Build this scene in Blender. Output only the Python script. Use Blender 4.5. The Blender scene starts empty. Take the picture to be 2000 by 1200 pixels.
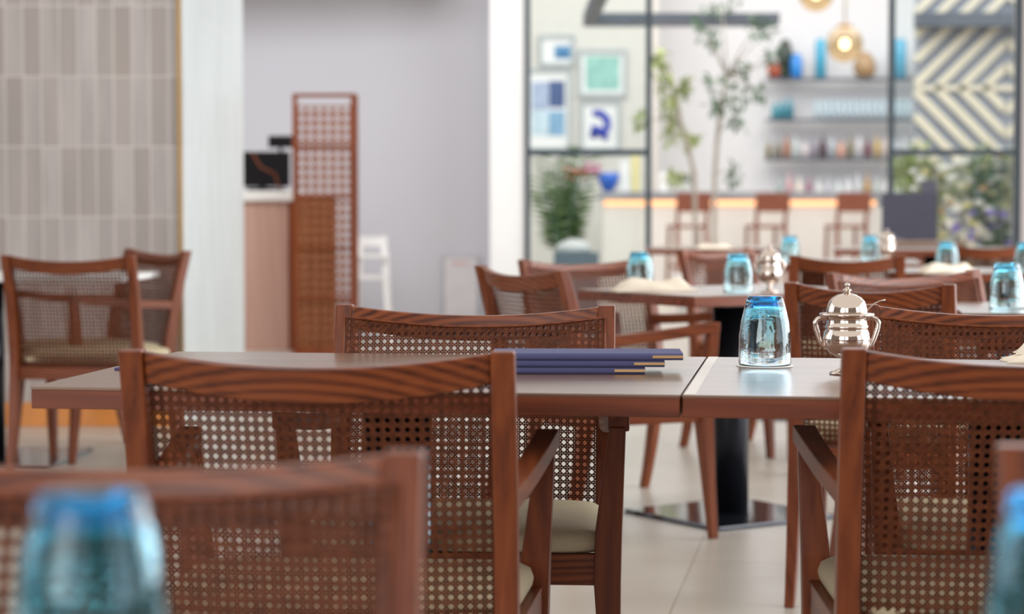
import bpy, bmesh, math, random
from mathutils import Vector, Matrix
random.seed(7)
PI = math.pi
sc = bpy.context.scene
col = sc.collection
R = math.radians

# ------------------------------------------------------------------ camera
F = 4200.0; HZ = 388.0; H = 1.05
pitch = math.atan((600 - HZ) / F)
cam = bpy.data.cameras.new('camera'); cam_o = bpy.data.objects.new('camera', cam); col.objects.link(cam_o)
cam_o.location = (0, 0, H); cam_o.rotation_euler = (PI/2 - pitch, 0, 0)
cam.sensor_width = 36; cam.lens = F / 2000 * 36; cam.clip_start = .05; cam.clip_end = 200
cam.dof.use_dof = True; cam.dof.focus_distance = 3.95; cam.dof.aperture_fstop = 3.7
sc.camera = cam_o
sc.view_settings.view_transform = 'Standard'; sc.view_settings.look = 'None'
sc.view_settings.gamma = 1; sc.view_settings.exposure = 0.0

# ------------------------------------------------------------------ light
w = bpy.data.worlds.new('world'); sc.world = w; w.use_nodes = True
bg = w.node_tree.nodes['Background']; bg.inputs[1].default_value = 1.0
WN, WL = w.node_tree.nodes, w.node_tree.links
def wm(op, a, b=None, c=None):
    n = WN.new('ShaderNodeMath'); n.operation = op
    for i, v in enumerate((a, b, c)):
        if v is None: continue
        if isinstance(v, (int, float)): n.inputs[i].default_value = v
        else: WL.new(v, n.inputs[i])
    return n.outputs[0]
wtc = WN.new('ShaderNodeTexCoord'); wsp = WN.new('ShaderNodeSeparateXYZ'); WL.new(wtc.outputs['Generated'], wsp.inputs[0])
az = wm('ARCTAN2', wsp.outputs[0], wsp.outputs[1]); el = wsp.outputs[2]
glow_band = wm('MULTIPLY', wm('GREATER_THAN', wm('SINE', wm('MULTIPLY', az, 4.0)), .1), wm('MULTIPLY', wm('GREATER_THAN', el, .02), wm('LESS_THAN', el, .42)))  # added bright bands like windows, for light and reflections in the room
band_gaps = wm('GREATER_THAN', wm('FRACT', wm('MULTIPLY', az, 2.1)), .14)
glow_band = wm('MULTIPLY', glow_band, band_gaps)
up = wm('GREATER_THAN', el, .42)
m1 = WN.new('ShaderNodeMix'); m1.data_type = 'RGBA'; WL.new(glow_band, m1.inputs[0]); m1.inputs[6].default_value = (.26, .21, .18, 1); m1.inputs[7].default_value = (2.3, 2.42, 2.6, 1)
m2 = WN.new('ShaderNodeMix'); m2.data_type = 'RGBA'; WL.new(up, m2.inputs[0]); WL.new(m1.outputs[2], m2.inputs[6]); m2.inputs[7].default_value = (.98, .92, .84, 1)
WL.new(m2.outputs[2], bg.inputs[0])
def area(name, loc, rot, size, size_y, power, color=(1, 1, 1)):
    l = bpy.data.lights.new(name, 'AREA'); l.shape = 'RECTANGLE'; l.size = size; l.size_y = size_y
    l.energy = power; l.color = color
    o = bpy.data.objects.new(name, l); col.objects.link(o); o.location = loc; o.rotation_euler = rot
    return o
# daylight through the window wall on the right-hand side, aimed at -x
area('window_daylight_right', (5.2, 7.0, 1.9), (0, R(90), 0), 2.6, 8.0, 420, (.95, .98, 1))
# area light added over the bar hall to brighten it
area('bar_fill_light', (2.5, 21.5, 5.2), (R(10), 0, 0), 9, 8, 520, (1, .99, .97))
# area light added to brighten the back wall
area('back_wall_fill', (-1.6, 12.6, 3.6), (R(38), 0, 0), 4.5, 1.6, 95, (1, .98, .97))
# soft fill light added behind and left of the camera
area('rear_fill_light', (-3.4, -2.2, 2.2), (R(72), 0, R(-38)), 2.6, 2.2, 75, (1, .96, .92))

# ------------------------------------------------------------------ pixel helpers (reading the photo's geometry)
def P(px, py, d):
    dx = (px - 1000) / F; dy = -(py - 600) / F
    v = Vector((dx, math.cos(pitch) + dy*math.sin(pitch), -math.sin(pitch) + dy*math.cos(pitch)))
    v *= d / v.y
    return Vector((v.x, v.y, v.z + H))
def PX(px, d): return (px - 1000) / F * d
def PZ(py, d): return P(1000, py, d).z
def lin(c):
    c = c / 255
    return c / 12.92 if c <= .04045 else ((c + .055) / 1.055) ** 2.4
def rgb(r, g, b): return (lin(r), lin(g), lin(b), 1)

# ------------------------------------------------------------------ materials
def newmat(name):
    m = bpy.data.materials.new(name); m.use_nodes = True
    return m, m.node_tree.nodes, m.node_tree.links, m.node_tree.nodes['Principled BSDF']
def plain(name, c, rough=.5, metal=0, var=.06, scale=8, coat=0, bump=0, bscale=60):
    m, N, L, b = newmat(name)
    tc = N.new('ShaderNodeTexCoord'); nz = N.new('ShaderNodeTexNoise'); nz.inputs['Scale'].default_value = scale
    nz.inputs['Detail'].default_value = 4
    L.new(tc.outputs['Object'], nz.inputs['Vector'])
    rp = N.new('ShaderNodeValToRGB'); L.new(nz.outputs['Fac'], rp.inputs[0])
    rp.color_ramp.elements[0].position = .3; rp.color_ramp.elements[1].position = .7
    rp.color_ramp.elements[0].color = tuple(min(1, v*(1-var)) for v in c[:3]) + (1,)
    rp.color_ramp.elements[1].color = tuple(min(1, v*(1+var)) for v in c[:3]) + (1,)
    L.new(rp.outputs[0], b.inputs['Base Color'])
    b.inputs['Roughness'].default_value = rough; b.inputs['Metallic'].default_value = metal
    b.inputs['Coat Weight'].default_value = coat
    if bump:
        n2 = N.new('ShaderNodeTexNoise'); n2.inputs['Scale'].default_value = bscale; L.new(tc.outputs['Object'], n2.inputs['Vector'])
        bp = N.new('ShaderNodeBump'); bp.inputs['Strength'].default_value = bump; bp.inputs['Distance'].default_value = .002
        L.new(n2.outputs['Fac'], bp.inputs['Height']); L.new(bp.outputs[0], b.inputs['Normal'])
    return m
def wood(name, axis, dark, mid, light, rough=.36, gscale=38, coat=.05, tilt=0, dist=2.2, wmix=.12):
    m, N, L, b = newmat(name)
    tc = N.new('ShaderNodeTexCoord'); mp = N.new('ShaderNodeMapping')
    L.new(tc.outputs['Object'], mp.inputs['Vector'])
    s = [1, 1, 1]; s['xyz'.index(axis)] = .06
    mp.inputs['Scale'].default_value = s
    if tilt: mp.inputs['Rotation'].default_value = (0, tilt, 0)
    n1 = N.new('ShaderNodeTexNoise'); n1.inputs['Scale'].default_value = gscale; n1.inputs['Detail'].default_value = 6; n1.inputs['Roughness'].default_value = .62
    n1.inputs['Distortion'].default_value = .4
    L.new(mp.outputs[0], n1.inputs['Vector'])
    wv = N.new('ShaderNodeTexWave'); wv.wave_type = 'BANDS'; wv.bands_direction = 'DIAGONAL'
    wv.inputs['Scale'].default_value = gscale*.55; wv.inputs['Distortion'].default_value = dist*2; wv.inputs['Detail'].default_value = 3
    L.new(mp.outputs[0], wv.inputs['Vector'])
    mx = N.new('ShaderNodeMix'); mx.data_type = 'FLOAT'; mx.inputs[0].default_value = wmix
    L.new(n1.outputs['Fac'], mx.inputs[2]); L.new(wv.outputs['Fac'], mx.inputs[3])
    rp = N.new('ShaderNodeValToRGB'); L.new(mx.outputs[0], rp.inputs[0])
    e = rp.color_ramp.elements; e[0].position = .22; e[0].color = dark; e[1].position = .78; e[1].color = light
    k = e.new(.45); k.color = mid
    L.new(rp.outputs[0], b.inputs['Base Color'])
    b.inputs['Roughness'].default_value = rough; b.inputs['Coat Weight'].default_value = coat; b.inputs['Coat Roughness'].default_value = .25; b.inputs['Specular IOR Level'].default_value = .5 if coat > .3 else .32
    bp = N.new('ShaderNodeBump'); bp.inputs['Strength'].default_value = .12; bp.inputs['Distance'].default_value = .001
    L.new(n1.outputs['Fac'], bp.inputs['Height']); L.new(bp.outputs[0], b.inputs['Normal'])
    return m
D_, M_, L_ = rgb(62, 28, 15), rgb(112, 54, 27), rgb(140, 74, 38)
WX = wood('brown_wood_x', 'x', D_, M_, L_, tilt=.16, wmix=.36, gscale=78, dist=1.0)
WY = wood('brown_wood_y', 'y', D_, M_, L_)
WZ = wood('brown_wood_z', 'z', D_, M_, L_)
TOP = wood('table_wood', 'x', rgb(98, 68, 50), rgb(120, 88, 68), rgb(136, 104, 82), rough=.3, gscale=26, coat=.6)
EDGE = wood('table_edge_wood', 'x', D_, rgb(108, 52, 30), rgb(134, 70, 42), rough=.34, gscale=30)
CANE = plain('woven_cane', rgb(96, 50, 28), .55, var=.4, scale=90)
CANE.node_tree.nodes['Principled BSDF'].inputs['Specular IOR Level'].default_value = .2
CANE_IN = plain('woven_cane_light', rgb(112, 66, 44), .45, var=.35, scale=90)
FAB = plain('beige_seat_fabric', rgb(196, 182, 152), .9, var=.10, scale=500, bump=.5, bscale=900)
BLACK = plain('black_metal', rgb(26, 26, 30), .35, .4, var=.1)
POLE = plain('black_steel_pole', rgb(40, 42, 50), .3, .7, var=.05)
PLATE = plain('black_plate', rgb(52, 54, 62), .12, .6, var=.05, coat=.5)
FRAME = plain('dark_grey_frame', rgb(52, 64, 74), .45, var=.05)
SLATE = plain('slate_paint', rgb(92, 98, 110), .5, var=.04)
NAVY = plain('navy_cloth', rgb(78, 80, 122), .75, var=.06, scale=300, bump=.3, bscale=1500)
NAVY_DARK = plain('navy_edge', rgb(44, 44, 78), .7)
GOLD = plain('gold_foil', rgb(214, 176, 120), .3, .8)
WHITE = plain('white_paint', rgb(236, 236, 236), .6, var=.01)
LINEN = plain('cream_linen', rgb(238, 226, 208), .9, var=.04, scale=30, bump=.4, bscale=300)
BRASS = plain('brass_trim', rgb(150, 118, 66), .35, .8)
SILVER = plain('polished_silver', rgb(216, 202, 192), .05, 1, var=.01)
LEAF = plain('green_leaf', rgb(122, 150, 98), .5, var=.4, scale=6)
LEAF_DARK = plain('dark_green_leaf', rgb(92, 122, 94), .5, var=.4, scale=8)
LEAF_OLIVE = plain('olive_leaf', rgb(172, 184, 124), .5, var=.35, scale=6)
BARK = plain('grey_bark', rgb(176, 166, 156), .9, var=.15)
MARBLE = plain('grey_marble', rgb(146, 148, 154), .25, var=.2, scale=3)
def em(name, c, s):
    m, N, L, b = newmat(name); b.inputs['Emission Color'].default_value = c; b.inputs['Emission Strength'].default_value = s
    b.inputs['Base Color'].default_value = c
    return m
LED = em('warm_led', (1, .52, .24, 1), 1.5)
BULB = em('bulb', (1, .86, .62, 1), 6)

def pane_mat():
    m, N, L, b = newmat('clear_pane'); N.remove(b)
    t = N.new('ShaderNodeBsdfTransparent'); t.inputs[0].default_value = (.93, .96, .96, 1)
    g = N.new('ShaderNodeBsdfGlossy'); g.inputs['Roughness'].default_value = .02
    f = N.new('ShaderNodeFresnel'); f.inputs[0].default_value = 1.12
    mx = N.new('ShaderNodeMixShader'); L.new(f.outputs[0], mx.inputs[0]); L.new(t.outputs[0], mx.inputs[1]); L.new(g.outputs[0], mx.inputs[2])
    L.new(mx.outputs[0], N['Material Output'].inputs[0]); return m
PANE = pane_mat()
def tumbler_mat(name, deep, midc, clear):
    m, N, L, b = newmat(name)
    tc = N.new('ShaderNodeTexCoord'); sp = N.new('ShaderNodeSeparateXYZ'); L.new(tc.outputs['Object'], sp.inputs[0])
    mr = N.new('ShaderNodeMapRange'); mr.inputs[1].default_value = 0; mr.inputs[2].default_value = .124
    L.new(sp.outputs[2], mr.inputs[0])
    rp = N.new('ShaderNodeValToRGB'); L.new(mr.outputs[0], rp.inputs[0])
    e = rp.color_ramp.elements; e[0].position = .1; e[0].color = clear; e[1].position = .97; e[1].color = deep
    k = e.new(.82); k.color = midc; k = e.new(.4); k.color = tuple((a+b_)/2 for a, b_ in zip(midc, clear))
    L.new(rp.outputs[0], b.inputs['Base Color'])
    b.inputs['Transmission Weight'].default_value = 1; b.inputs['Roughness'].default_value = 0; b.inputs['IOR'].default_value = 1.45
    nz = N.new('ShaderNodeTexNoise'); nz.inputs['Scale'].default_value = 40; L.new(tc.outputs['Object'], nz.inputs['Vector'])
    bp = N.new('ShaderNodeBump'); bp.inputs['Strength'].default_value = .25; bp.inputs['Distance'].default_value = .002
    L.new(nz.outputs['Fac'], bp.inputs['Height']); L.new(bp.outputs[0], b.inputs['Normal'])
    return m
TUMB = tumbler_mat('blue_tinted_glass', (.0, .20, .62, 1), (.40, .78, .92, 1), (.86, .93, .96, 1))
TUMB2 = tumbler_mat('turquoise_tinted_glass', (.0, .26, .66, 1), (.18, .70, .90, 1), (.66, .92, .98, 1))
def glassy(name, c, rough=0):
    m, N, L, b = newmat(name); b.inputs['Base Color'].default_value = c
    b.inputs['Transmission Weight'].default_value = .85; b.inputs['Roughness'].default_value = rough; b.inputs['IOR'].default_value = 1.3
    return m
def amber_mat():
    m, N, L, b = newmat('smoky_amber_glass'); N.remove(b)
    t = N.new('ShaderNodeBsdfTransparent'); t.inputs[0].default_value = (.80, .68, .50, 1)
    g = N.new('ShaderNodeBsdfGlossy'); g.inputs['Roughness'].default_value = .03; g.inputs[0].default_value = (.95, .85, .7, 1)
    f = N.new('ShaderNodeLayerWeight'); f.inputs[0].default_value = .25
    mx = N.new('ShaderNodeMixShader'); L.new(f.outputs['Facing'], mx.inputs[0]); L.new(t.outputs[0], mx.inputs[1]); L.new(g.outputs[0], mx.inputs[2])
    L.new(mx.outputs[0], N['Material Output'].inputs[0]); return m
AMBER = amber_mat()
def tile_mat(name, ax, cols, dist_bump=.25):
    # handmade vertical wall tiles stacked in courses, one brick texture for the joints and noises for the glaze
    m, N, L, b = newmat(name)
    tc = N.new('ShaderNodeTexCoord'); sp = N.new('ShaderNodeSeparateXYZ'); L.new(tc.outputs['Object'], sp.inputs[0])
    cb = N.new('ShaderNodeCombineXYZ'); L.new(sp.outputs[2], cb.inputs[0]); L.new(sp.outputs[ax], cb.inputs[1])
    br = N.new('ShaderNodeTexBrick'); L.new(cb.outputs[0], br.inputs['Vector'])
    br.offset = 0; br.inputs['Scale'].default_value = 1; br.inputs['Brick Width'].default_value = .322; br.inputs['Row Height'].default_value = .083
    br.inputs['Mortar Size'].default_value = .0022; br.inputs['Mortar Smooth'].default_value = .3
    br.inputs['Color1'].default_value = cols[0]; br.inputs['Color2'].default_value = cols[1]; br.inputs['Mortar'].default_value = cols[3]
    mp = N.new('ShaderNodeMapping'); mp.inputs['Scale'].default_value = (14, 14, 1.6); L.new(tc.outputs['Object'], mp.inputs[0])
    nz = N.new('ShaderNodeTexNoise'); nz.inputs['Scale'].default_value = 1; nz.inputs['Detail'].default_value = 5; L.new(mp.outputs[0], nz.inputs['Vector'])
    mx = N.new('ShaderNodeMix'); mx.data_type = 'RGBA'; mx.blend_type = 'MIX'
    mr = N.new('ShaderNodeMapRange'); mr.inputs[1].default_value = .38; mr.inputs[2].default_value = .68; mr.inputs[4].default_value = .6
    L.new(nz.outputs['Fac'], mr.inputs[0]); L.new(mr.outputs[0], mx.inputs[0])
    L.new(br.outputs['Color'], mx.inputs[6]); mx.inputs[7].default_value = cols[2]
    mm = N.new('ShaderNodeMix'); mm.data_type = 'RGBA'; L.new(br.outputs['Fac'], mm.inputs[0]); L.new(mx.outputs[2], mm.inputs[6]); mm.inputs[7].default_value = cols[3]
    L.new(mm.outputs[2], b.inputs['Base Color']); b.inputs['Roughness'].default_value = .3
    bp = N.new('ShaderNodeBump'); bp.inputs['Strength'].default_value = dist_bump; bp.inputs['Distance'].default_value = .006
    L.new(nz.outputs['Fac'], bp.inputs['Height']); L.new(bp.outputs[0], b.inputs['Normal'])
    return m
TILE_F = tile_mat('grey_beige_tile', 0, [rgb(156, 144, 136), rgb(182, 174, 170), rgb(146, 138, 134), rgb(212, 202, 196)])
TILE_S = tile_mat('daylit_tile', 1, [rgb(206, 212, 212), rgb(214, 221, 222), rgb(188, 196, 196), rgb(216, 220, 220)])  # same pier tile, side daylight painted in as a paler colour
def floor_mat():
    m, N, L, b = newmat('pale_stone_floor')
    tc = N.new('ShaderNodeTexCoord'); mp = N.new('ShaderNodeMapping'); mp.inputs['Rotation'].default_value = (0, 0, R(9)); L.new(tc.outputs['Object'], mp.inputs[0])
    mp.inputs['Location'].default_value = (.45, .1, 0)
    br = N.new('ShaderNodeTexBrick'); L.new(mp.outputs[0], br.inputs['Vector']); br.offset = .0
    br.inputs['Scale'].default_value = 1; br.inputs['Brick Width'].default_value = .9; br.inputs['Row Height'].default_value = .9
    br.inputs['Mortar Size'].default_value = .0028; br.inputs['Color1'].default_value = rgb(194, 186, 176); br.inputs['Color2'].default_value = rgb(186, 179, 169)
    br.inputs['Mortar'].default_value = rgb(158, 148, 134)
    nz = N.new('ShaderNodeTexNoise'); nz.inputs['Scale'].default_value = 2.2; nz.inputs['Detail'].default_value = 6; L.new(tc.outputs['Object'], nz.inputs['Vector'])
    mx = N.new('ShaderNodeMix'); mx.data_type = 'RGBA'; mx.blend_type = 'MULTIPLY'; mx.inputs[0].default_value = .45
    rp = N.new('ShaderNodeValToRGB'); rp.color_ramp.elements[0].position = .35; rp.color_ramp.elements[0].color = (.72, .71, .7, 1); rp.color_ramp.elements[1].position = .65
    L.new(nz.outputs['Fac'], rp.inputs[0]); L.new(br.outputs['Color'], mx.inputs[6]); L.new(rp.outputs[0], mx.inputs[7])
    L.new(mx.outputs[2], b.inputs['Base Color']); b.inputs['Roughness'].default_value = .32
    return m
FLOOR = floor_mat()

# ------------------------------------------------------------------ mesh builder
class MB:
    def __init__(s): s.v = []; s.f = []; s.sm = []
    def box(s, c, d, rz=0, ry=0, rx=0):
        M = Matrix.Rotation(rz, 3, 'Z') @ Matrix.Rotation(ry, 3, 'Y') @ Matrix.Rotation(rx, 3, 'X')
        n = len(s.v); c = Vector(c)
        for z in (-1, 1):
            for y in (-1, 1):
                for x in (-1, 1): s.v.append(c + M @ Vector((x*d[0]/2, y*d[1]/2, z*d[2]/2)))
        for q in ((0, 2, 3, 1), (4, 5, 7, 6), (0, 1, 5, 4), (2, 6, 7, 3), (0, 4, 6, 2), (1, 3, 7, 5)):
            s.f.append([n+i for i in q]); s.sm.append(False)
        return s
    def loft(s, secs, closed=False, caps=True, smooth=False):
        n = len(s.v); k = len(secs[0])
        for sec in secs: s.v.extend(Vector(p) for p in sec)
        m = len(secs)
        for i in range(m if closed else m-1):
            a = n + i*k; b = n + ((i+1) % m)*k
            for j in range(k):
                s.f.append([a+j, a+(j+1) % k, b+(j+1) % k, b+j]); s.sm.append(smooth)
        if caps and not closed:
            s.f.append([n+j for j in range(k)][::-1]); s.sm.append(False)
            s.f.append([n+(m-1)*k+j for j in range(k)]); s.sm.append(False)
        return s
    def tube(s, pts, rads, seg=10, caps=True, closed=False):
        pts = [Vector(p) for p in pts]
        if not isinstance(rads, (list, tuple)): rads = [rads]*len(pts)
        secs = []; pn = None
        for i, p in enumerate(pts):
            a = pts[i-1] if i or closed else pts[0]; b = pts[(i+1) % len(pts)] if i < len(pts)-1 or closed else pts[-1]
            t = (b-a).normalized()
            if pn is None: pn = t.orthogonal().normalized()
            else:
                pn = (pn - t*pn.dot(t)).normalized()
            bn = t.cross(pn)
            secs.append([p + (pn*math.cos(2*PI*j/seg) + bn*math.sin(2*PI*j/seg))*rads[i] for j in range(seg)])
        return s.loft(secs, closed=closed, caps=caps, smooth=True)
    def lathe(s, prof, c=(0, 0, 0), seg=32, wob=None):
        c = Vector(c); n = len(s.v); m = len(prof)
        for r, z in prof:
            for j in range(seg):
                a = 2*PI*j/seg; rr = max(r, 1e-5)
                if wob: rr *= wob(a, z)
                s.v.append(c + Vector((rr*math.cos(a), rr*math.sin(a), z)))
        for i in range(m-1):
            for j in range(seg):
                s.f.append([n+i*seg+j, n+i*seg+(j+1) % seg, n+(i+1)*seg+(j+1) % seg, n+(i+1)*seg+j]); s.sm.append(True)
        s.f.append([n+j for j in range(seg)][::-1]); s.sm.append(False)
        s.f.append([n+(m-1)*seg+j for j in range(seg)]); s.sm.append(False)
        return s
    def quad(s, a, b, c, d, smooth=False):
        n = len(s.v); s.v += [Vector(a), Vector(b), Vector(c), Vector(d)]; s.f.append([n, n+1, n+2, n+3]); s.sm.append(smooth); return s
    def build(s, name, mat, parent=None, bevel=0, loc=None, rz=0, normals=True):
        me = bpy.data.meshes.new(name); me.from_pydata([tuple(v) for v in s.v], [], s.f)
        me.polygons.foreach_set('use_smooth', s.sm)
        me.materials.append(mat); me.update()
        if normals:
            bm = bmesh.new(); bm.from_mesh(me); bmesh.ops.recalc_face_normals(bm, faces=bm.faces); bm.to_mesh(me); bm.free()
        o = bpy.data.objects.new(name, me); col.objects.link(o)
        if parent: o.parent = parent
        if loc is not None: o.location = loc
        o.rotation_euler.z = rz
        if bevel:
            b = o.modifiers.new('bevel', 'BEVEL'); b.width = bevel; b.segments = 2; b.limit_method = 'ANGLE'; b.angle_limit = R(40)
        return o
def tag(o, label=None, cat=None, group=None, kind=None):
    if label: o['label'] = label
    if cat: o['category'] = cat
    if group: o['group'] = group
    if kind: o['kind'] = kind
    return o
def empty(name, loc, rz=0, label=None, cat=None, group=None):
    o = bpy.data.objects.new(name, None); col.objects.link(o); o.location = loc; o.rotation_euler.z = rz
    o.empty_display_size = .1
    return tag(o, label, cat, group)
def copy_tree(o, parent=None):
    c = o.copy(); col.objects.link(c)
    if parent: c.parent = parent
    for ch in list(o.children): copy_tree(ch, c)
    return c
def put(proto, used, loc, rz, label, cat, group=None):
    if not used.get(proto.name):
        used[proto.name] = True; o = proto
    else: o = copy_tree(proto)
    o.location = loc; o.rotation_euler.z = rz; tag(o, label, cat, group)
    if not group and 'group' in o: del o['group']
    return o
USED = {}

# ================================================================== SETTING
fl = MB().box((2, 14, -.05), (22, 46, .1)).build('floor', FLOOR); tag(fl, 'pale grey beige stone tiles of the dining room', kind='structure')

# tiled pier on the left: grey front face, side face with daylight painted pale, brass corner trim, glowing wood skirting
YP = 9.9; XP = PX(352, YP)
t1 = MB(); t1.box((XP - 2.3, YP + .06, 2.05), (4.6, .12, 4.1)); tag(t1.build('wall_left', TILE_F), 'wall of vertical grey beige glazed tiles', kind='structure')
t2 = MB(); t2.box((XP - .06, YP + .12 + 1.12, 2.05), (.12, 2.24, 4.1)); tag(t2.build('wall_left_return', TILE_S), 'tiled side face of the pier, daylight painted in as pale colour', kind='structure')
tag(MB().box((XP + .002, YP - .004, 2.05), (.016, .016, 4.1)).build('trim_1', BRASS), 'thin brass corner strip on the tiled pier', kind='structure')
SKIRT = plain('orange_wood_skirting', rgb(206, 128, 48), .35, coat=.4, var=.1)
tag(MB().box((XP - 2.3, YP - .02, .055), (4.6, .03, .11)).build('baseboard_left', SKIRT, bevel=.003), 'orange brown wooden skirting under the tiles', kind='structure')

# plain back wall
YW = 16.2
PLASTER = plain('lilac_grey_plaster', rgb(197, 198, 206), .9, var=.015, scale=1)
x0, x1 = PX(300, YW), PX(985, YW)
tag(MB().box(((x0+x1)/2, YW + .1, 2.05), (x1-x0, .2, 4.1)).build('wall_back', PLASTER), 'plain pale lilac grey back wall', kind='structure')
YG = 15.5
x0, x1 = PX(957, YG), PX(1024, YG)
tag(MB().box(((x0+x1)/2, YG + .5, 2.05), (x1-x0, 1.0, 4.1)).build('wall_corner', WHITE), 'white wall end beside the glazed partition', kind='structure')
x0, x1 = PX(1991, YG), PX(2400, YG)
tag(MB().box(((x0+x1)/2, YG + .1, 2.05), (x1-x0, .3, 4.1)).build('wall_right', plain('warm_white_wall', rgb(214, 206, 204), .8, var=.02)), 'pale wall right of the glazed partition', kind='structure')
# unseen bulkhead, added and angled to shade the top of the back wall
BULKHEAD = plain('bulkhead_paint', rgb(214, 204, 192), .9, var=.01)
tag(MB().box((-2.7, 15.85, 2.70), (4.4, 1.0, .12), rz=R(5)).build('shade_bulkhead', BULKHEAD), 'unseen warm white bulkhead added to shade the top of the back wall', kind='structure')

# glazed partition
def glazed(name, px0, px1, label):
    a, b = PX(px0, YG), PX(px1, YG); root = empty(name, (0, 0, 0)); root['kind'] = 'structure'; root['label'] = label
    m = MB(); zt = 4.1; wz = .040
    for x in (a, b): m.box((x, YG, zt/2), (wz, .06, zt))
    zr = PZ(298, YG)
    m.box(((a+b)/2, YG, zr), (b-a-wz, .05, .045)); m.box(((a+b)/2, YG, .03), (b-a-wz, .05, .06)); m.box(((a+b)/2, YG, zt-.03), (b-a-wz, .05, .06))
    m.build('window_frame', FRAME, root)
    g = MB(); g.box(((a+b)/2, YG, (zr-.02+.06)/2), (b-a-wz, .008, zr-.02-.06)); g.build('pane', PANE, root)
    g = MB(); g.box(((a+b)/2, YG, (zr+.02+zt-.06)/2), (b-a-wz, .008, zt-.06-zr-.02)); g.build('pane', PANE, root)
glazed('window_1', 1030, 1266, 'dark framed glass sidelight left of the opening to the bar')
glazed('window_2', 1738, 1984, 'dark framed glass sidelight right of the opening to the bar')

# bar hall: far wall
YB = 28.0
BARW = plain('bar_wall_white', rgb(236, 236, 238), .8, var=.015, scale=1)
x0, x1 = PX(800, YB), PX(1800, YB)
tag(MB().box(((x0+x1)/2, YB + .1, 3.0), (x1-x0, .2, 6)).build('wall_bar', BARW), 'white far wall of the bar hall', kind='structure')
x0, x1 = PX(900, 26.5), PX(1285, 26.5)
tag(MB().box(((x0+x1)/2, 26.6, 3.0), (x1-x0, .2, 6)).build('wall_gallery', plain('warm_grey_wall', rgb(214, 211, 205), .8, var=.02)), 'warm grey wall carrying the framed pictures', kind='structure')
# slate canopy beams
def beam(name, px0, px1, py0, py1, d, depth, label):
    x0, x1 = PX(px0, d), PX(px1, d); z0, z1 = PZ(py1, d), PZ(py0, d)
    tag(MB().box(((x0+x1)/2, d + depth/2, (z0+z1)/2), (x1-x0, depth, z1-z0)).build(name, SLATE), label, kind='structure')
beam('trim_2', 1140, 1520, 25, 47, 21.0, .35, 'slate grey canopy beam over the bar')
a = P(1142, 36, 21.0); b = P(1285, -30, 17.5)
m = MB(); v = (b - a); mid = (a+b)/2
m.box((a.x+.05, 21.0 - 1.9, a.z), (.12, 3.8, .11)); tag(m.build('trim_3', SLATE), 'slate grey canopy side beam coming towards the partition', kind='structure')
beam('trim_4', 1790, 2060, 24, 50, 24.0, .3, 'slate blue beam above the slatted screen')

# slatted chevron screen at right
d = 24.3
x0, x1 = PX(1785, d), PX(2060, d); z0, z1 = 0, PZ(-60, d)
rt = empty('chevron_screen', ((x0+x1)/2, d, 0), 0, 'tall slatted screen of cream chevron strips over grey panels at far right', 'screen')
ww = x1-x0
MB().box((0, .06, z1/2), (ww, .04, z1)).build('backing_panel', plain('grey_blue_panel', rgb(146, 152, 166), .7, var=.15, scale=1.5), rt)
sl = MB(); zc = PZ(172, d); per = .27
xa, xb = -ww/2, ww/2; xm = PX(1960, d) - (x0+x1)/2
def slat(xs, zs, xe, ze):
    L = math.hypot(xe-xs, ze-zs); ang = math.atan2(ze-zs, xe-xs)
    sl.box(((xs+xe)/2, 0, (zs+ze)/2), (L, .04, .085), ry=-ang)
def clip_slat(c, sgn, xl, xr, zl, zh):
    # line z = c + sgn*(x-xl)
    xs, xe = xl, xr
    zf = lambda x: c + sgn*(x-xl)
    if sgn > 0: xs = max(xs, xl + (zl-c)); xe = min(xe, xl + (zh-c))
    else: xs = max(xs, xl + (c-zh)); xe = min(xe, xl + (c-zl))
    if xe - xs > .05: slat(xs, zf(xs), xe, zf(xe))
for k in range(-2, 22):
    clip_slat(zc + k*per - .5, 1, xa, xm, zc, z1-.2)       # upper left, rising
    clip_slat(zc - k*per + .5, -1, xa, xm, .3, zc)         # lower left, falling
    clip_slat(zc + k*per, -1, xm, xb, zc, z1-.2)
    clip_slat(zc - k*per, 1, xm, xb, .3, zc)
sl.box(((xa+xb)/2, 0, zc), (ww, .04, .06))
sl.build('slats', plain('cream_slats', rgb(226, 216, 196), .6, var=.04), rt)

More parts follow.
